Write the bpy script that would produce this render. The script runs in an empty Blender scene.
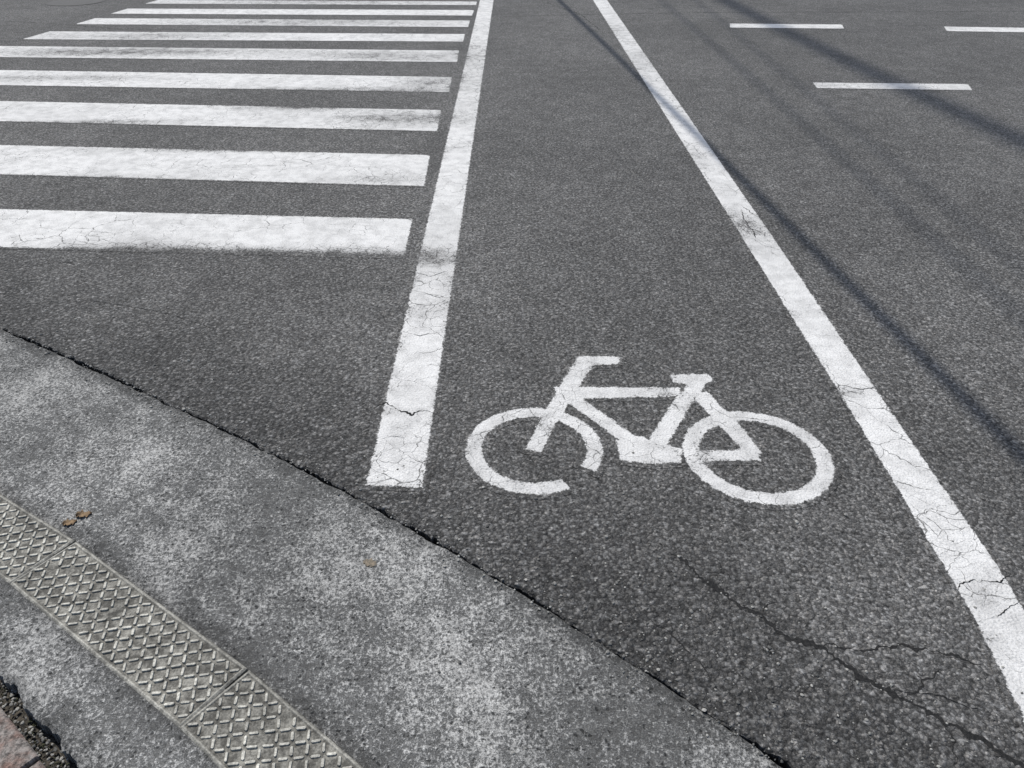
import bpy, math, random
import numpy as np
from mathutils import Vector, noise as mn
random.seed(4); rng=np.random.default_rng(4)
sc=bpy.context.scene

# ------------------------------------------------------------ site survey
H=1.35                       # eye height of the camera (m)
F=769.0; PITCH=math.radians(33.96)
cP,sP=math.cos(PITCH),math.sin(PITCH)
def G(px,py,z=0.0):
    """measured image point -> metres on the horizontal plane at height z"""
    dx=(px-512)/F; dy=(384-py)/F
    ry=cP+dy*sP; rz=-sP+dy*cP
    t=(H-z)/-rz
    return (dx*t, ry*t)
def GA(pts,z=0.0): return np.array([G(p[0],p[1],z) for p in pts])

# ------------------------------------------------------------ curves y(x)
def curve(pts,deg=2,lf=1.0,z=0):
    a=GA(pts,z); co=np.polyfit(a[:,0],a[:,1],deg); d=np.polyder(co)
    x0,x1=a[:,0].min()-.15,a[:,0].max()+.15
    def f(x):
        x=np.asarray(x,float); xc=np.clip(x,x0,x1)
        y=np.polyval(co,xc)
        y=y+np.where(x<x0,(x-x0)*np.polyval(d,x0)*lf,0)+np.where(x>x1,(x-x1)*np.polyval(d,x1),0)
        return y
    return f
y1=curve([(0,328),(60,352),(130,382),(200,418),(270,455),(350,495),(420,528),(470,558),(540,602),(620,654),(700,707),(790,768)],3,.45)
y2=curve([(0,492),(75,540),(150,597),(248,668),(310,718),(365,768)],2,.8)
y4=curve([(0,672),(38,718),(78,768)],1,.9)
def edge_d(x,y): return (y-y1(x))*0.83

def mesh_obj(name,verts,faces,mat,smooth=False,attrs=None):
    me=bpy.data.meshes.new(name); me.from_pydata([tuple(map(float,v)) for v in verts],[],[tuple(map(int,f)) for f in faces]); me.update()
    if attrs:
        for k,v in attrs.items():
            at=me.attributes.new(k,'FLOAT','POINT'); at.data.foreach_set('value',np.asarray(v,dtype=np.float32))
    if smooth: me.polygons.foreach_set('use_smooth',[True]*len(me.polygons))
    ob=bpy.data.objects.new(name,me); sc.collection.objects.link(ob)
    if mat: me.materials.append(mat)
    return ob
def grid_faces(nu,nv,off=0):
    i=np.arange(nu-1)[:,None]; j=np.arange(nv-1)[None,:]
    a=(i*nv+j).ravel()+off
    return np.stack([a,a+nv,a+nv+1,a+1],1)

# ------------------------------------------------------------ node helpers
class NT:
    def __init__(s,nt): s.nt=nt; s.n=nt.nodes; s.l=nt.links
    def new(s,t,**k):
        nd=s.n.new(t)
        for a,b in k.items(): setattr(nd,a,b)
        return nd
    def put(s,sock,v):
        if isinstance(v,(int,float)): 
            sock.default_value=v if sock.type!='RGBA' else (v,v,v,1)
        elif isinstance(v,(tuple,list)): sock.default_value=v
        else: s.l.new(v,sock)
    def m(s,op,a,b=0.0,c=0.0,clamp=False):
        nd=s.new('ShaderNodeMath',operation=op,use_clamp=clamp)
        s.put(nd.inputs[0],a); s.put(nd.inputs[1],b); s.put(nd.inputs[2],c); return nd.outputs[0]
    def noise(s,vec,scale,detail=2,rough=.5,dist=0):
        nd=s.new('ShaderNodeTexNoise',noise_dimensions='2D'); s.put(nd.inputs['Vector'],vec)
        nd.inputs['Scale'].default_value=scale; nd.inputs['Detail'].default_value=detail
        nd.inputs['Roughness'].default_value=rough; nd.inputs['Distortion'].default_value=dist
        return nd.outputs[0]
    def noisec(s,vec,scale,detail=2):
        nd=s.new('ShaderNodeTexNoise',noise_dimensions='2D'); s.put(nd.inputs['Vector'],vec)
        nd.inputs['Scale'].default_value=scale; nd.inputs['Detail'].default_value=detail
        return nd.outputs['Color']
    def vor(s,vec,scale,feature='F1'):
        nd=s.new('ShaderNodeTexVoronoi',voronoi_dimensions='2D',feature=feature); s.put(nd.inputs['Vector'],vec)
        nd.inputs['Scale'].default_value=scale
        if feature=='F1':
            sp=s.new('ShaderNodeSeparateColor'); s.l.new(nd.outputs['Color'],sp.inputs[0])
            return nd.outputs['Distance'],sp.outputs[0],sp.outputs[1]
        return nd.outputs['Distance']
    def ss(s,v,a,b,lo=0.0,hi=1.0,lin=False):
        nd=s.new('ShaderNodeMapRange',interpolation_type='LINEAR' if lin else 'SMOOTHSTEP')
        s.put(nd.inputs[0],v); s.put(nd.inputs[1],a); s.put(nd.inputs[2],b); s.put(nd.inputs[3],lo); s.put(nd.inputs[4],hi)
        return nd.outputs[0]
    def mix(s,f,a,b,mode='MIX'):
        nd=s.new('ShaderNodeMix',data_type='RGBA',blend_type=mode)
        s.put(nd.inputs[0],f); s.put(nd.inputs[6],a); s.put(nd.inputs[7],b); return nd.outputs[2]
    def attr(s,name):
        nd=s.new('ShaderNodeAttribute',attribute_name=name); return nd.outputs['Fac']
    def coord(s):
        return s.new('ShaderNodeTexCoord').outputs['Object']
    def warp(s,vec,scale,amt,detail=2):
        c=s.noisec(vec,scale,detail)
        a=s.new('ShaderNodeVectorMath',operation='SUBTRACT'); s.l.new(c,a.inputs[0]); a.inputs[1].default_value=(.5,.5,.5)
        b=s.new('ShaderNodeVectorMath',operation='SCALE'); s.l.new(a.outputs[0],b.inputs[0]); b.inputs['Scale'].default_value=amt
        d=s.new('ShaderNodeVectorMath',operation='ADD'); s.put(d.inputs[0],vec); s.l.new(b.outputs[0],d.inputs[1])
        return d.outputs[0]
    def out(s,col,rough,height=None,dist=.004,strength=1.0,spec=.5):
        o=s.new('ShaderNodeOutputMaterial'); b=s.new('ShaderNodeBsdfPrincipled')
        s.put(b.inputs['Base Color'],col); s.put(b.inputs['Roughness'],rough); b.inputs['Specular IOR Level'].default_value=spec
        if height is not None:
            bp=s.new('ShaderNodeBump'); bp.inputs['Distance'].default_value=dist; bp.inputs['Strength'].default_value=strength
            s.l.new(height,bp.inputs['Height']); s.l.new(bp.outputs[0],b.inputs['Normal'])
        s.l.new(b.outputs[0],o.inputs[0])
def newmat(name):
    m=bpy.data.materials.new(name); m.use_nodes=True; m.node_tree.nodes.clear(); return m,NT(m.node_tree)

# ---- asphalt group (shared so that worn paint shows the same stones)
ag=bpy.data.node_groups.new('asphalt_surface','ShaderNodeTree')
ag.interface.new_socket('Color',in_out='OUTPUT',socket_type='NodeSocketColor')
ag.interface.new_socket('Height',in_out='OUTPUT',socket_type='NodeSocketFloat')
A=NT(ag); P=A.coord(); Pw=A.warp(P,70,.006,1)
d1,g1,g1b=A.vor(Pw,150); d3,g3,g3b=A.vor(Pw,62)
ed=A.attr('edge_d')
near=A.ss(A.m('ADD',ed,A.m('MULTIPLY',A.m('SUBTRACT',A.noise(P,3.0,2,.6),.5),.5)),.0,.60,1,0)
lo=A.noise(P,.8,3,.6); mid=A.noise(P,8,4,.65); gr=A.noise(P,75,3,.75); f2=A.noise(P,330,1,.6)
v=A.m('ADD',A.m('MULTIPLY',A.m('POWER',g1,2.6),.115),.048)
v=A.m('ADD',v,A.ss(f2,.5,.8,0,.085))
big=A.m('MULTIPLY',A.m('GREATER_THAN',g3,.86),A.ss(d3,.22,.42,1,0))
v=A.m('ADD',v,A.m('MULTIPLY',big,.06))
pit=A.m('MULTIPLY',A.m('LESS_THAN',g3,.16),A.ss(d3,.15,.45,.5,0))
v=A.m('MULTIPLY',v,A.m('SUBTRACT',1.0,pit))
gap=A.ss(d1,.42,.78,1.0,.50); v=A.m('MULTIPLY',v,gap)
v=A.m('MULTIPLY',v,A.ss(gr,.28,.72,.60,1.45))
v=A.m('MULTIPLY',v,A.ss(mid,.25,.75,.86,1.14)); v=A.m('MULTIPLY',v,A.ss(lo,.3,.7,.88,1.12))
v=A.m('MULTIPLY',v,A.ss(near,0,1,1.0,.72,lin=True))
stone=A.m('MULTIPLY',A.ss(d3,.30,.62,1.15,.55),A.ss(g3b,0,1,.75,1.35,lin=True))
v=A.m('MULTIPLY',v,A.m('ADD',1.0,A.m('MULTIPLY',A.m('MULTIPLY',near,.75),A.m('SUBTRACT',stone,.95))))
v=A.m('MULTIPLY',v,1.30)
cc=A.mix(g1b,(1.0,.998,.985,1),(1.04,1.0,.945,1))
col=A.mix(1.0,v,cc,'MULTIPLY')
hgt=A.m('ADD',A.m('MULTIPLY',A.ss(d1,.1,.7,1,0),A.m('ADD',A.m('MULTIPLY',g1b,.7),.2)),A.m('MULTIPLY',gr,.9))
hgt=A.m('ADD',hgt,A.m('MULTIPLY',A.m('MULTIPLY',A.ss(d3,.1,.6,1,0),g3b),A.m('MULTIPLY',near,1.8)))
go=A.new('NodeGroupOutput'); A.l.new(col,go.inputs[0]); A.l.new(hgt,go.inputs[1])
def asph(N):
    g=N.new('ShaderNodeGroup'); g.node_tree=ag; return g.outputs[0],g.outputs[1]

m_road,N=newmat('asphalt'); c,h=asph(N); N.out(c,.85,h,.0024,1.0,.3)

# ---- thermoplastic road paint
m_paint,N=newmat('road_paint'); P=N.coord(); ac,ah=asph(N)
sdf=N.attr('sdf'); wear=N.attr('wear')
e=N.m('ADD',sdf,N.m('MULTIPLY',N.m('SUBTRACT',N.noise(P,38,4,.75),.5),.022))
e=N.m('ADD',e,N.m('MULTIPLY',N.m('SUBTRACT',N.noise(P,170,2,.7),.5),.012))
medge=N.ss(e,-.0022,.0022,1,0)
Pc=N.warp(N.warp(P,5,.12,3),45,.016,2)
k1=N.vor(Pc,8.0,'DISTANCE_TO_EDGE'); k2=N.vor(Pc,22,'DISTANCE_TO_EDGE')
cm=N.noise(P,2.3,3,.65); cm2=N.noise(P,3.4,3,.65)
cw=N.ss(N.m('ADD',cm,N.m('MULTIPLY',wear,.28)),.44,.80,.0,.036)
cr1=N.m('LESS_THAN',k1,N.m('MULTIPLY',cw,N.noise(P,60,2,.6)))
cw2=N.ss(N.m('ADD',cm2,N.m('MULTIPLY',wear,.42)),.48,.90,.0,.085)
cr2=N.m('LESS_THAN',k2,N.m('MULTIPLY',cw2,N.noise(P,50,2,.6)))
crk=N.m('MAXIMUM',cr1,cr2)
wn=N.m('ADD',N.m('MULTIPLY',N.noise(P,110,4,.8),.60),N.m('MULTIPLY',N.noise(P,7,4,.7),.40))
wl=N.m('ADD',N.m('MULTIPLY',wear,.20),N.m('ADD',.312,N.m('MULTIPLY',N.ss(sdf,-.035,0,0,1),.055)))
wm=N.ss(N.m('SUBTRACT',wn,wl),-.045,.055)
mask=N.m('MULTIPLY',N.m('MULTIPLY',medge,wm),N.m('SUBTRACT',1.0,N.m('MULTIPLY',crk,.80)))
dn=N.noise(P,14,5,.7); dn2=N.noise(P,190,2,.7); dn3=N.noise(P,2.2,3,.6)
pv=N.m('MULTIPLY',N.ss(dn,.3,.65,.78,1.0),N.ss(dn2,.3,.6,.76,1.0)); pv=N.m('MULTIPLY',pv,N.ss(dn3,.3,.6,.88,1.0))
pv=N.m('MULTIPLY',pv,N.m('SUBTRACT',1.0,N.m('MULTIPLY',wear,.46)))
pv=N.m('MULTIPLY',pv,.82)
pc=N.mix(1.0,pv,(1.0,.99,.965,1),'MULTIPLY')
col=N.mix(mask,ac,pc)
hh=N.m('ADD',N.m('MULTIPLY',ah,N.m('SUBTRACT',1.0,N.m('MULTIPLY',mask,.45))),N.m('MULTIPLY',mask,.25))
N.out(col,N.m('SUBTRACT',.85,N.m('MULTIPLY',mask,.10)),hh,.0020,1.0,.3)

# ---- gutter / kerb concrete
def concrete(name,light,dark,warm=(1,.99,.95,1)):
    m,N=newmat(name); P=N.coord()
    n1=N.noise(P,120,4,.85); n2=N.noise(P,300,1,.7); lo=N.noise(P,2.8,4,.65); lo2=N.noise(P,1.1,2,.5); lo3=N.noise(P,19,4,.7)
    x=N.m('ADD',n1,N.m('MULTIPLY',N.m('SUBTRACT',lo,.5),.40)); x=N.m('ADD',x,N.m('MULTIPLY',N.m('SUBTRACT',lo3,.5),.30))
    f=N.ss(x,.36,.60)
    d,g,gb=N.vor(N.warp(P,80,.01,1),110)
    v=N.ss(f,0,1,dark,light,lin=True)
    v=N.m('MULTIPLY',v,N.ss(n2,.3,.7,.70,1.25))
    v=N.m('MULTIPLY',v,N.ss(g,0,1,.74,1.22,lin=True))
    v=N.m('MULTIPLY',v,N.ss(lo2,.35,.65,.88,1.08))
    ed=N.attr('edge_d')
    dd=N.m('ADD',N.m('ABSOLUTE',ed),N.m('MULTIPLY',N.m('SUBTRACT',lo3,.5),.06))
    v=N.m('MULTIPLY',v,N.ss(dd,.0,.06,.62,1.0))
    pits=N.m('MULTIPLY',N.m('GREATER_THAN',gb,.90),N.ss(d,.2,.45,1,0)); v=N.m('MULTIPLY',v,N.m('SUBTRACT',1.0,N.m('MULTIPLY',pits,.65)))
    col=N.mix(1.0,v,warm,'MULTIPLY')
    h=N.m('ADD',N.m('MULTIPLY',f,.9),N.m('ADD',N.m('MULTIPLY',n2,.4),N.m('MULTIPLY',pits,-.8)))
    N.out(col,.9,h,.0019,1.0,.3); return m
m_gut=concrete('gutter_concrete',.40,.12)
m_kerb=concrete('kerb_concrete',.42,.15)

m_tread,N=newmat('tread_block_cement'); P=N.coord()
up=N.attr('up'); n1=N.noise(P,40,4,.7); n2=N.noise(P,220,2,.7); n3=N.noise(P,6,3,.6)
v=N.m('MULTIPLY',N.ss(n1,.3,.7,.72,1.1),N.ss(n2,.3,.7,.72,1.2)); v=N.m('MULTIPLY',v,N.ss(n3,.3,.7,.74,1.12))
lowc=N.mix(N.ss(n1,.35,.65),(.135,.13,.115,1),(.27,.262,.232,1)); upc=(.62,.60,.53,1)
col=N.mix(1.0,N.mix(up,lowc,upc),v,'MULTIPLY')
N.out(col,.85,N.m('ADD',n1,n2),.0012,1.0,.3)

m_soil,N=newmat('dark_soil'); P=N.coord(); n=N.noise(P,70,4,.75)
N.out(N.mix(N.ss(n,.35,.7),(.014,.013,.011,1),(.12,.105,.085,1)),.95,n,.008)
m_crack,N=newmat('crack_dark'); P=N.coord(); n=N.noise(P,150,3,.7)
N.out(N.mix(N.ss(n,.35,.65),(.006,.006,.006,1),(.022,.021,.02,1)),.95,n,.004)
m_brick,N=newmat('paving_brick_clay'); P=N.coord(); n=N.noise(P,90,4,.8); n2=N.noise(P,11,4,.7); r=N.attr('rnd')
c=N.mix(N.ss(n2,.35,.62),(.21,.135,.11,1),(.25,.225,.205,1)); c=N.mix(1.0,c,N.ss(n,.3,.7,.35,1.45),'MULTIPLY'); c=N.mix(1.0,c,N.ss(r,0,1,.75,1.15,lin=True),'MULTIPLY')
N.out(c,.9,n,.004)
m_moss,N=newmat('moss_green'); P=N.coord(); n=N.noise(P,120,3,.7)
N.out(N.mix(n,(.025,.03,.015,1),(.085,.085,.05,1)),.95,n,.004)
m_leaf,N=newmat('dead_leaf_brown'); P=N.coord(); n=N.noise(P,90,4,.7)
N.out(N.mix(N.ss(n,.3,.7),(.09,.055,.03,1),(.30,.20,.105,1)),.8,n,.002)
m_leaf2,N=newmat('flattened_leaf_tan'); P=N.coord(); n=N.noise(P,120,4,.7)
N.out(N.mix(N.ss(n,.4,.6),(.15,.13,.10,1),(.27,.22,.16,1)),.9,n,.002)
m_stone,N=newmat('grit_stone'); r=N.attr('rnd')
N.out(N.mix(r,(.06,.06,.058,1),(.40,.39,.36,1)),.9)
m_rub,N=newmat('cable_rubber'); N.out((.02,.02,.02,1),.6)
m_iron,N=newmat('cast_iron'); P=N.coord(); n=N.noise(P,40,4,.7); N.out(N.mix(n,(.03,.028,.026,1),(.07,.068,.065,1)),.7,n,.003)

# ------------------------------------------------------------ ground sheets
S=400
mesh_obj('ground',[(-S,-S,-.03),(S,-S,-.03),(S,S,-.03),(-S,S,-.03)],[(0,1,2,3)],m_soil)
xs=np.concatenate([[-200,-100,-40,-20,-10,-6],np.arange(-4,2.6,.005),[3,4,6,10,20,40,100,200]])
def jit(x,a,sc_,seed=0):
    return np.array([a*(mn.noise((float(t)*sc_,seed,.3))+.6*mn.noise((float(t)*sc_*3.1,seed+5,.3))+.35*mn.noise((float(t)*sc_*8,seed+9,.3))) for t in x])
ye=y1(xs)+jit(xs,.012,7)+jit(xs,.009,45,3)
offs=[0,.006,.03,.08,.15,.25,.4,.6,.9,1.4,2.5,5,12,40,350]
V=[];ed=[];nv=len(offs)+1
for x,y,yc in zip(xs,ye,y1(xs)):
    V.append((x,y+.004,-.03)); ed.append(0)
    for k,o in enumerate(offs):
        V.append((x,y+o,-.004 if k==0 else 0)); ed.append((y+o-yc)*.83)
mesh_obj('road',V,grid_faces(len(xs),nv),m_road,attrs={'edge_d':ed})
ymid=lambda x: y2(x)-.07
yg=y1(xs)-.003-np.abs(jit(xs,.010,9,20))
V=[];ed=[];T=[0,.01,.04,.1,.2,.35,.5,.65,.8,.9,.96,1]
for x,y in zip(xs,yg):
    yb=float(ymid(x))
    V.append((x,y,-.03)); ed.append(0)
    for k,t in enumerate(T):
        yy=y+(yb-y)*t; V.append((x,yy,-.005 if k==0 else -.001)); ed.append(min(y-yy,max(yy-yb-.065,0))*.83)
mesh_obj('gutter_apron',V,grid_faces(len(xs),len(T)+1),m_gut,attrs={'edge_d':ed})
y4e=y4(xs)+jit(xs,.014,12,40)+jit(xs,.006,60,47)
V=[];ed=[]
T=[0,.2,.4,.5,.6,.8,.9,.97,1]
for x,y in zip(xs,y4e):
    yb=float(ymid(x))
    for k,t in enumerate(T):
        yy=yb+(y-yb)*t; V.append((x,yy,.002 if t==1 else .006)); ed.append(min(max(yb-.115-yy,0),yy-y)*.8)
    V.append((x,y-.001,-.028)); ed.append(0)
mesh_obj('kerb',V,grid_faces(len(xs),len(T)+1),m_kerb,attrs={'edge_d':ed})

# tread blocks chained along the kerb line
W=.117*H
def block(parent,k,o,d):
    n=Vector((d[1],-d[0]))
    if n[1]>0: n=-n
    V=[];Fc=[];up=[]
    g=.003; bv=.004; zt=.010
    def add(u,v,z,w): 
        V.append((o[0]+d[0]*u+n[0]*v,o[1]+d[1]*u+n[1]*v,z)); up.append(w)
    def ring(i,z,w):
        for (u,v) in ((g+i,i),(L-g-i,i),(L-g-i,W-i),(g+i,W-i)): add(u,v,z,w)
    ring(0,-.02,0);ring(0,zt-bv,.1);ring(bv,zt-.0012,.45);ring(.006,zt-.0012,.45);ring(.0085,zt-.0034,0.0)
    for r in range(4):
        for i in range(4):
            a=r*4+i;c=r*4+(i+1)%4; Fc.append((a,c,c+4,a+4))
    Fc.append((16,17,18,19))
    nu,nvv=29,7; du=(L-.018)/nu; dv=(W-.018)/nvv
    for i in range(nu):
        for j in range(nvv):
            if random.random()<.02: continue
            cu=.009+du*(i+.5)+random.uniform(-.0006,.0006); cv=.009+dv*(j+.5)+random.uniform(-.0006,.0006)
            an=math.radians(45 if (i+j)%2 else -45)+random.uniform(-.07,.07)
            ca,sa=math.cos(an),math.sin(an); hl=.0104*random.uniform(.9,1.05); hw=.0034*random.uniform(.85,1.1)
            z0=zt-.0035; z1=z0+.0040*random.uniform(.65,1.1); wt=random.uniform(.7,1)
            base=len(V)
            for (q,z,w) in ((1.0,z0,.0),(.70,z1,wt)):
                for (a,c) in ((-hl,0),(-hl*.8,-hw),(hl*.8,-hw),(hl,0),(hl*.8,hw),(-hl*.8,hw)):
                    a*=(1 if q==1 else .93); c*=q
                    add(cu+a*ca-c*sa,cv+a*sa+c*ca,z,w)
            for t in range(6):
                Fc.append((base+t,base+(t+1)%6,base+6+(t+1)%6,base+6+t))
            Fc.append(tuple(base+6+t for t in range(6)))
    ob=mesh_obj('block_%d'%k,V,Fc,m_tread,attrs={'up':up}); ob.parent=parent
par=bpy.data.objects.new('tactile_kerb_blocks',None); sc.collection.objects.link(par)
A0=np.array(G(75,540,.01)); B0=np.array(G(248,668,.01))
d0=(B0-A0)/np.linalg.norm(B0-A0); ang0=math.atan2(d0[1],d0[0])
L=float(np.linalg.norm(B0-A0))
o=A0.copy(); block(par,0,o,Vector(d0))
o=B0.copy(); an=ang0
for k in range(1,6):
    an-=.055; d=Vector((math.cos(an),math.sin(an))); block(par,k,o,d); o=o+np.array(d)*L
o=A0.copy(); an=ang0
for k in range(6,12):
    an+=.055; d=Vector((math.cos(an),math.sin(an))); o=o-np.array(d)*L; block(par,k,o,d)

# paving bricks of the footway
V=[];Fc=[];rn=[]
a=GA([(0,672),(78,768)]); dd=a[1]-a[0]; dd/=np.linalg.norm(dd); nn=np.array([-abs(dd[1]),-abs(dd[0])])
org=a[0]+nn*.032
bl,bw=.198,.098
for i in range(-14,16):
    for j in range(0,14):
        u0=i*bl+(j%2)*bl/2+.05; v0=j*bw; r=random.random(); z=.004+random.uniform(-.002,.002); tilt=random.uniform(-.002,.002)
        b=len(V)
        for (ins,zz) in ((.003,-.02),(.003,z-.006),(.006,z-.0015),(.011,z)):
            for (u,v) in ((u0+ins,v0+ins),(u0+bl-ins,v0+ins),(u0+bl-ins,v0+bw-ins),(u0+ins,v0+bw-ins)):
                p=org+dd*(u+random.uniform(-.0015,.0015))+nn*(v+random.uniform(-.0015,.0015)); V.append((p[0],p[1],zz+(tilt if u>u0+bl/2 else 0))); rn.append(r)
        for q in range(3):
            for t in range(4):
                x=b+q*4+t;y=b+q*4+(t+1)%4; Fc.append((x,y,y+4,x+4))
        Fc.append((b+12,b+13,b+14,b+15))
mesh_obj('paving_bricks',V,Fc,m_brick,attrs={'rnd':rn})

# ------------------------------------------------------------ wear map (metres)
W_=[ # px,py, radius across x(m), radius y(m), amount
 (200,256,.9,.07,1.5),(60,258,.5,.07,1.1),(330,258,.3,.05,.7),(140,246,.25,.08,.5),
 (432,268,.15,.20,.42),(425,310,.12,.12,.35),(745,225,.13,.20,.62),(700,160,.1,.2,.3),
 (400,118,.45,.16,.75),(300,108,.5,.06,.7),(100,122,.5,.06,.7),(330,90,.8,.09,.7),(430,82,.25,.2,.6),(120,52,1.2,.2,.85),(380,56,.7,.2,.6),
 (150,36,1.0,.2,.6),(300,22,1.5,.3,.6),(260,150,.9,.05,.7),(60,78,.8,.1,.6),(300,2,2.,.4,.5),(60,178,.5,.05,.5),(380,180,.3,.06,.4),
 (395,412,.09,.02,.5),(845,392,.08,.04,.4),(985,590,.06,.05,.3),(610,30,.2,.6,.4),(640,60,.2,.5,.3),(470,60,.2,1.,.35),
 (395,450,.3,.15,.10),(780,90,2.,1.5,.2)]
WG=[(G(p[0],p[1]),p[2],p[3],p[4]) for p in W_]
def wearf(x,y):
    w=np.full_like(x,.05)
    for (c,rx,ry,a_) in WG: w=w+a_*np.exp(-((x-c[0])/rx)**2-((y-c[1])/ry)**2)
    return np.clip(w,0,1.2)
MG=.018; ZP=.0011
def strip(name,lp,rp,step=.02,ncross=None):
    """paint strip bounded by two measured edge polylines"""
    l=GA(lp,ZP); r=GA(rp,ZP)
    seg=np.linalg.norm(np.diff((l+r)/2,axis=0),axis=1); s=np.concatenate([[0],np.cumsum(seg)]); Lg=s[-1]
    n=max(4,int(Lg/step)); u=np.concatenate([[-MG],np.linspace(0,Lg,n),[Lg+MG]])
    def ev(a):
        out=np.stack([np.interp(u,s,a[:,k]) for k in (0,1)],1)
        d0_=(a[1]-a[0])/np.linalg.norm(a[1]-a[0]); d1_=(a[-1]-a[-2])/np.linalg.norm(a[-1]-a[-2])
        out[0]=a[0]-d0_*MG; out[-1]=a[-1]+d1_*MG; return out
    Lc,Rc=ev(l),ev(r); w=np.linalg.norm(Rc-Lc,axis=1)
    nc=ncross or max(6,int(w.mean()/.02))
    t=np.concatenate([[-1],np.linspace(0,1,nc),[2]])
    V=[];sd=[]
    for i in range(len(u)):
        for tt in t:
            q=-MG/w[i] if tt==-1 else (1+MG/w[i] if tt==2 else tt)
            p=Lc[i]+(Rc[i]-Lc[i])*q; V.append((p[0],p[1],ZP))
            sd.append(max(-q*w[i],(q-1)*w[i],-u[i],u[i]-Lg))
    V=np.array(V)
    return mesh_obj(name,V,grid_faces(len(u),len(t)),m_paint,attrs={'sdf':sd,'wear':wearf(V[:,0],V[:,1]),'edge_d':edge_d(V[:,0],V[:,1])})

bars=[(209,219,412,247,257,404),(145,155,430,174,186,424),(101,110,441,121,131,437),(70,77,452,85,92,449),(46,50.5,459,57,62,457),
 (31,34,465,39,41.5,463),(17.5,20.5,470,23.5,27,468),(8,10,474,13,15.5,472),(-1,1.5,477,3,5,476),(-9,-7,480,-5.5,-3.5,479),(-16,-14.5,483,-13,-11.5,482)]
cw=bpy.data.objects.new('crosswalk',None); sc.collection.objects.link(cw)
for i,(a_,b_,xr,c_,d_,xr2) in enumerate(bars):
    xlt=155-3.4*a_ if a_<60 else 155-3.4*60-2.6*(a_-60); xlb=155-3.4*c_ if c_<60 else 155-3.4*60-2.6*(c_-60)
    yt=lambda x:a_+(b_-a_)*x/xr
    yb=lambda x:c_+(d_-c_)*x/xr2
    ob=strip('bar_%d'%i,[(xlt,yt(xlt)),(xr,b_)],[(xlb,yb(xlb)),(xr2,d_)]); ob.parent=cw

strip('bicycle_lane_line',[(366,485),(421,250),(480,0),(494,-58)],[(422,487),(457,250),(493.5,0),(502,-58)],ncross=12)
strip('bicycle_lane_line',[(593,0),(727,213),(860,425),(975,618),(1012,695),(1100,865)],[(607,0),(768,230),(893,415),(1000,570),(1070,690),(1180,870)],ncross=12)
strip('lane_dash',[(730,23.5),(842,24.5)],[(730,27.5),(844,28.5)])
strip('lane_dash',[(813,82.5),(968,84)],[(817,88),(972,90)])
strip('lane_dash',[(944,26.5),(1070,28.5)],[(947,31),(1080,33)])

# ------------------------------------------------------------ bicycle symbol
def ppoly(x,y,poly):
    n=len(poly); d=np.full(x.shape,1e9); ins=np.zeros(x.shape,bool)
    for i in range(n):
        ax,ay=poly[i]; bx,by=poly[(i+1)%n]
        ex,ey=bx-ax,by-ay; t=np.clip(((x-ax)*ex+(y-ay)*ey)/(ex*ex+ey*ey),0,1)
        d=np.minimum(d,np.hypot(x-ax-ex*t,y-ay-ey*t))
        c=((ay>y)!=(by>y))&(x<(bx-ax)*(y-ay)/(by-ay+1e-12)+ax); ins^=c
    return np.where(ins,-d,d)
polys=[
 [(579,356),(619,357),(618,364),(592,365),(579,386),(575,404),(557,402),(560,386)],
 [(555,387),(680,388),(678,396),(556,399)],
 [(553,398),(569,402),(553,428),(541,451),(526,449),(541,420)],
 [(563,398),(580,397),(634,436),(655,444),(640,452),(617,438)],
 [(616,440),(640,436),(660,443),(682,449),(680,462),(652,464),(621,460)],
 [(679,393),(700,389),(664,449),(647,443)],
 [(671,375),(708,374),(713,380),(704,384),(701,394),(683,394),(687,384),(673,382)],
 [(692,395),(706,391),(742,428),(761,452),(752,458),(727,433)],
 [(690,452),(756,449),(760,460),(697,461)],
]
PG=[GA(p,ZP) for p in polys]
cA=np.array(G(534,448,ZP)); rA=.1405*H; cB=np.array(G(757,454.6,ZP)); rB=.1485*H; th=.031*H
x0,x1_=cA[0]-rA-.03,cB[0]+rB+.03; y0_,y1_=cB[1]-rB-.03,G(600,356)[1]+.03
gx=np.arange(x0,x1_,.004); gy=np.arange(y0_,y1_,.004)
X,Y=np.meshgrid(gx,gy,indexing='ij')
D=np.full(X.shape,1e9)
for p in PG: D=np.minimum(D,ppoly(X,Y,p))
def ring(c,r): 
    rr=np.hypot(X-c[0],Y-c[1]); return np.abs(rr-(r-th/2))-th/2
ra=ring(cA,rA); an=np.degrees(np.arctan2(Y-cA[1],X-cA[0])); 
g0,g1_=-62,-31
dg=np.minimum(np.abs(an-g0),np.abs(an-g1_))*math.pi/180*rA
ra=np.where((an>g0)&(an<g1_),np.maximum(ra,dg),np.maximum(ra,-dg))
D=np.minimum(np.minimum(D,ra),ring(cB,rB))
D=D-.0012
idx=-np.ones(X.shape,int); keep=(D[:-1,:-1]<MG)|(D[1:,1:]<MG)
use=np.zeros(X.shape,bool)
ii,jj=np.nonzero(keep)
for a,b in ((0,0),(1,0),(1,1),(0,1)): use[ii+a,jj+b]=True
idx[use]=np.arange(use.sum())
Fc=np.stack([idx[ii,jj],idx[ii+1,jj],idx[ii+1,jj+1],idx[ii,jj+1]],1)
vx,vy,vd=X[use],Y[use],D[use]
mesh_obj('bicycle_symbol',np.stack([vx,vy,np.full(vx.shape,ZP)],1),Fc,m_paint,
   attrs={'sdf':vd,'wear':np.clip(wearf(vx,vy)+.08,0,1),'edge_d':edge_d(vx,vy)})

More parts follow.
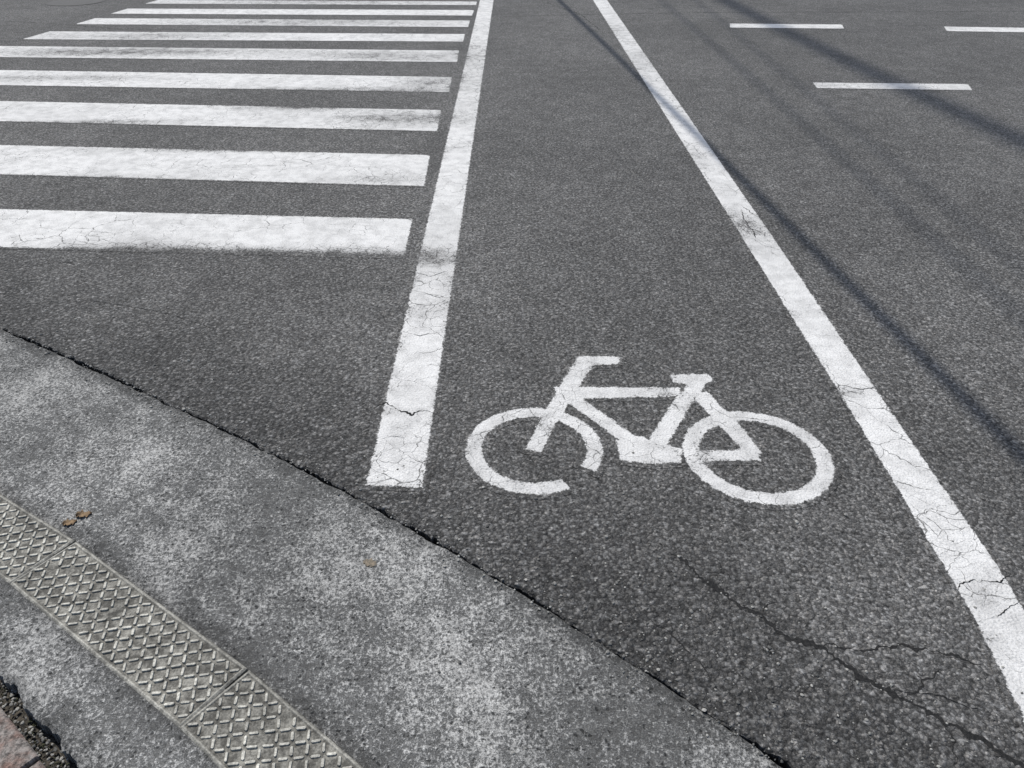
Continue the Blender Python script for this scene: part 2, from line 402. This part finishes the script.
# ------------------------------------------------------------ cracks (dark, ragged)
def crack(pts,wd,z=.0012,amp=.010,seed=0,step=.003,mn_w=.12):
    a=GA(pts,z); seg=np.linalg.norm(np.diff(a,axis=0),axis=1); s=np.concatenate([[0],np.cumsum(seg)])
    n=int(s[-1]/step)+2; u=np.linspace(0,s[-1],n); c=np.stack([np.interp(u,s,a[:,k]) for k in (0,1)],1)
    t=np.gradient(c,axis=0); t/=np.linalg.norm(t,axis=1)[:,None]; nr=np.stack([-t[:,1],t[:,0]],1)
    V=[]
    for i in range(n):
        q=u[i]; off=amp*(mn.noise((q*14,seed,0))+.6*mn.noise((q*45,seed,1))+.4*mn.noise((q*120,seed,3)))
        w=wd*max(mn_w,.60+1.0*mn.noise((q*18,seed+7,2))+.9*mn.noise((q*110,seed+3,2)))*min(1,(q+.01)/.08,(s[-1]-q+.01)/.08)
        p=c[i]+nr[i]*off; V.append((*(p+nr[i]*w/2),z)); V.append((*(p-nr[i]*w/2),z))
    return V,[(2*i,2*i+1,2*i+3,2*i+2) for i in range(n-1)]
def cracks(name,lst,z):
    V=[];Fc=[]
    for k,(p,w) in enumerate(lst):
        v,f=crack(p,w,z+k*.00004,seed=k*3.7,amp=min(.014,w*2.2),mn_w=.3 if w>.015 else .12); b=len(V); V+=v; Fc+=[tuple(i+b for i in q) for q in f]
    mesh_obj(name,V,Fc,m_crack)
cracks('road_crack',[
 ([(668,552),(683,562),(705,578),(728,597),(760,618),(790,637),(825,650),(850,668),(880,688),(915,705),(945,722),(985,742),(1015,760),(1060,790)],.0165),
 ([(812,644),(850,650),(885,646),(925,650),(960,656),(985,668)],.008),
 ([(905,700),(925,690),(935,676),(950,668)],.007),
 ([(700,570),(728,575),(745,590)],.004),
 ([(860,672),(850,690),(862,712)],.005),
 ([(640,615),(670,632),(700,660),(720,690)],.003),
 ([(945,722),(955,742),(950,768)],.007),
 ([(760,618),(772,604),(792,600)],.004),
 ([(497,17),(560,15),(700,12.5),(860,12),(1040,11)],.018),
 ([(0,21),(60,24),(120,29),(200,30)],.014),
 ([(0,270),(60,262),(160,266),(250,276)],.002),
 ([(90,300),(160,312),(220,330)],.0026),
 ([(545,2),(580,14),(600,30)],.010),
 ([(880,688),(900,694),(930,692),(960,704),(990,712)],.004),
],.0004)
cracks('paint_crack',[
 ([(372,409),(385,404),(398,408),(412,414),(424,410),(436,412)],.008),
 ([(376,440),(395,436),(410,440)],.0025),
 ([(740,205),(752,214),(764,218),(772,222)],.005),
 ([(733,222),(750,228),(768,235)],.004),
 ([(752,238),(765,246),(782,250)],.004),
 ([(740,208),(748,224),(760,242)],.004),
 ([(822,392),(842,386),(862,389),(876,386)],.004),
 ([(955,592),(975,580),(1000,583),(1012,572)],.005),
 ([(978,622),(1000,612),(1024,600)],.003),
 ([(398,330),(420,336),(440,332)],.003),
 ([(412,272),(430,276),(450,270)],.004),
 ([(424,292),(440,298),(448,294)],.003),
],.0016)

# ------------------------------------------------------------ grit, moss, leaves
import bmesh
bm=bmesh.new(); bmesh.ops.create_icosphere(bm,subdivisions=1,radius=1); IV=np.array([v.co[:] for v in bm.verts]); IF=[tuple(v.index for v in f.verts) for f in bm.faces]; bm.free()
def clumps(name,items,mat,smooth=False):
    V=[];Fc=[];rn=[]
    for (x,y,z,r,fl) in items:
        s=IV*(1+rng.uniform(-.28,.28,(len(IV),1)))*r; s=s*np.array([1,rng.uniform(.6,1),fl]); a=rng.uniform(0,6.28)
        R=np.array([[math.cos(a),-math.sin(a),0],[math.sin(a),math.cos(a),0],[0,0,1]]); s=s@R.T+np.array([x,y,z+r*fl*.5]); b=len(V)
        V+=s.tolist(); Fc+=[tuple(i+b for i in f) for f in IF]; rn+=[rng.random()]*len(IV)
    return mesh_obj(name,V,Fc,mat,smooth,attrs={'rnd':rn})
it=[]
for _ in range(1700):
    x=rng.uniform(-2.5,1.6); y=float(y1(x))+rng.normal(0,.03)+ (.0 if rng.random()<.6 else rng.uniform(0,.3)); it.append((x,y,0,abs(rng.normal(0,.0015))+.0012,.6))
for _ in range(1400):
    x=rng.uniform(-2.2,.9); y=rng.uniform(float(y2(x)),float(y1(x))); it.append((x,y,-.001,abs(rng.normal(0,.0010))+.001,.6))
for _ in range(1100):
    x=rng.uniform(.2,1.6); y=float(y1(x))+abs(rng.normal(0,.35)); it.append((x,y,0,abs(rng.normal(0,.0014))+.0012,.6))
for _ in range(900):   # loose grit lying in the soil gap beside the bricks
    u=rng.uniform(-.8,.8); v=rng.uniform(-.002,.040); p=org-nn*.032+dd*u+nn*v; it.append((p[0],p[1],-.022+rng.uniform(0,.004),rng.uniform(.0012,.0045),.7))
it.append((*G(845,515),0,.006,.6))
clumps('gravel',it,m_stone)
it=[]
for _ in range(160):
    u=rng.uniform(-.8,.8)+0; v=rng.uniform(.004,.032); 
    if mn.noise((u*14,3,1))<-.05: continue
    p=org-nn*.032+dd*u+nn*v
    for _k in range(5): it.append((p[0]+rng.normal(0,.003),p[1]+rng.normal(0,.003),-.027+rng.uniform(0,.008),rng.uniform(.001,.003),.8))
for i in range(-6,7):
    for _ in range(30):
        p=org+dd*(i*bl+.05+rng.normal(0,.0025))+nn*rng.uniform(0,.10); it.append((p[0],p[1],-.012+rng.uniform(0,.008),rng.uniform(.001,.003),.7))
clumps('moss',it,m_moss)
def leaf(name,px,py,ln,wd,rot,curl,mat,z=-.001):
    cx,cy=G(px,py); nu,nv=14,7; V=[]
    for i in range(nu):
        t=i/(nu-1)
        w=wd*(math.sin(math.pi*min(1,t*1.02))**.7)*(1+.25*math.sin(t*19+rot))+.0006
        for j in range(nv):
            s=(j/(nv-1)-.5)*2; x=(t-.5)*ln; y=s*w*.5*(1+.3*math.sin(t*31+s*2))
            zz=curl*(abs(s)**1.6)*(.6+.4*math.sin(t*7+rot))+curl*.4*math.sin(t*5+s)+.0012
            V.append((cx+x*math.cos(rot)-y*math.sin(rot),cy+x*math.sin(rot)+y*math.cos(rot),z+max(.001,zz)))
    ob=mesh_obj(name,V,grid_faces(nu,nv),mat,True)
    md=ob.modifiers.new('t','SOLIDIFY'); md.thickness=.0006
leaf('dead_leaf',70,523,.032,.022,.5,.005,m_leaf)
leaf('dead_leaf',84,515,.036,.024,.35,.006,m_leaf)
leaf('dead_leaf',370,563,.036,.022,-.4,.0006,m_leaf2)

def disc(name,px,py,r,mat):
    cx,cy=G(px,py); V=[];Fc=[]; n=64; prof=[(1,.0),(1,.003),(.97,.003),(.955,.001),(.93,.001),(.92,.003),(.6,.003),(.59,.002),(.56,.002),(.55,.003),(.05,.003)]
    for (q,z) in prof:
        for i in range(n):
            a=2*math.pi*i/n; V.append((cx+r*q*math.cos(a),cy+r*q*math.sin(a),z))
    for k in range(len(prof)-1):
        for i in range(n): Fc.append((k*n+i,k*n+(i+1)%n,(k+1)*n+(i+1)%n,(k+1)*n+i))
    Fc.append(tuple((len(prof)-1)*n+i for i in range(n))); mesh_obj(name,V,Fc,mat)
disc('manhole_cover',75,2,.33,m_iron)

# ------------------------------------------------------------ sun, sky, cables
az=math.radians(-35); el=math.radians(60)
Sd=Vector((math.sin(az)*math.cos(el),math.cos(az)*math.cos(el),math.sin(el)))
su=bpy.data.lights.new('sun','SUN'); su.energy=3.6; su.angle=math.radians(.6); su.color=(1,.96,.89)
so=bpy.data.objects.new('sun',su); sc.collection.objects.link(so); so.rotation_mode='QUATERNION'; so.rotation_quaternion=Sd.to_track_quat('Z','Y'); so.location=(0,0,20)
w=bpy.data.worlds.new('World'); sc.world=w; w.use_nodes=True; nt=w.node_tree
bg=nt.nodes['Background']; sk=nt.nodes.new('ShaderNodeTexSky'); sk.sky_type='NISHITA'; sk.sun_disc=False; sk.sun_elevation=el; sk.sun_rotation=az
nt.links.new(sk.outputs[0],bg.inputs[0]); bg.inputs[1].default_value=.10

def cable(pts,height,r):
    """overhead cable whose sun shadow follows the measured ground line"""
    a=GA(pts); co=np.polyfit(a[:,1],a[:,0],2 if len(pts)>3 else 1); d=np.polyder(co); lo_,hi_=a[:,1].min(),a[:,1].max()
    ys=np.linspace(-12,30,90); yc=np.clip(ys,lo_,hi_); X_=np.polyval(co,yc)+(ys-yc)*np.polyval(d,yc)
    k=Vector((Sd.x/Sd.z,Sd.y/Sd.z)); V=[];n=10
    P3=[(x+k.x*height,y+k.y*height,height) for x,y in zip(X_,ys)]
    for i,p in enumerate(P3):
        q=Vector(P3[min(i+1,len(P3)-1)])-Vector(P3[max(i-1,0)]); q.normalize(); s=q.cross(Vector((0,0,1))).normalized(); t=s.cross(q)
        for j in range(n):
            an=2*math.pi*j/n; V.append(tuple(Vector(p)+s*math.cos(an)*r+t*math.sin(an)*r))
    Fc=[(i*n+j,i*n+(j+1)%n,(i+1)*n+(j+1)%n,(i+1)*n+j) for i in range(len(P3)-1) for j in range(n)]
    mesh_obj('overhead_cable',V,Fc,m_rub,True)
cable([(560,2),(610,45),(655,98),(700,143),(745,183),(800,232),(860,288),(930,360),(1024,466)],6.0,.025)
cable([(690,25),(760,85),(850,165),(940,245),(1024,320)],10.5,.014)
cable([(720,20),(800,85),(900,170),(1024,268)],11,.011)
cable([(740,8),(800,38),(870,72),(940,103),(1024,142)],24,.090)

# ------------------------------------------------------------ camera
cd=bpy.data.cameras.new('camera'); co_=bpy.data.objects.new('camera',cd); sc.collection.objects.link(co_)
co_.location=(0,0,H); co_.rotation_euler=(math.pi/2-PITCH,0,0); cd.sensor_width=36; cd.lens=F/1024*36; cd.clip_start=.05; cd.clip_end=1500
sc.camera=co_
sc.view_settings.view_transform='Standard'; sc.view_settings.look='None'; sc.view_settings.exposure=0
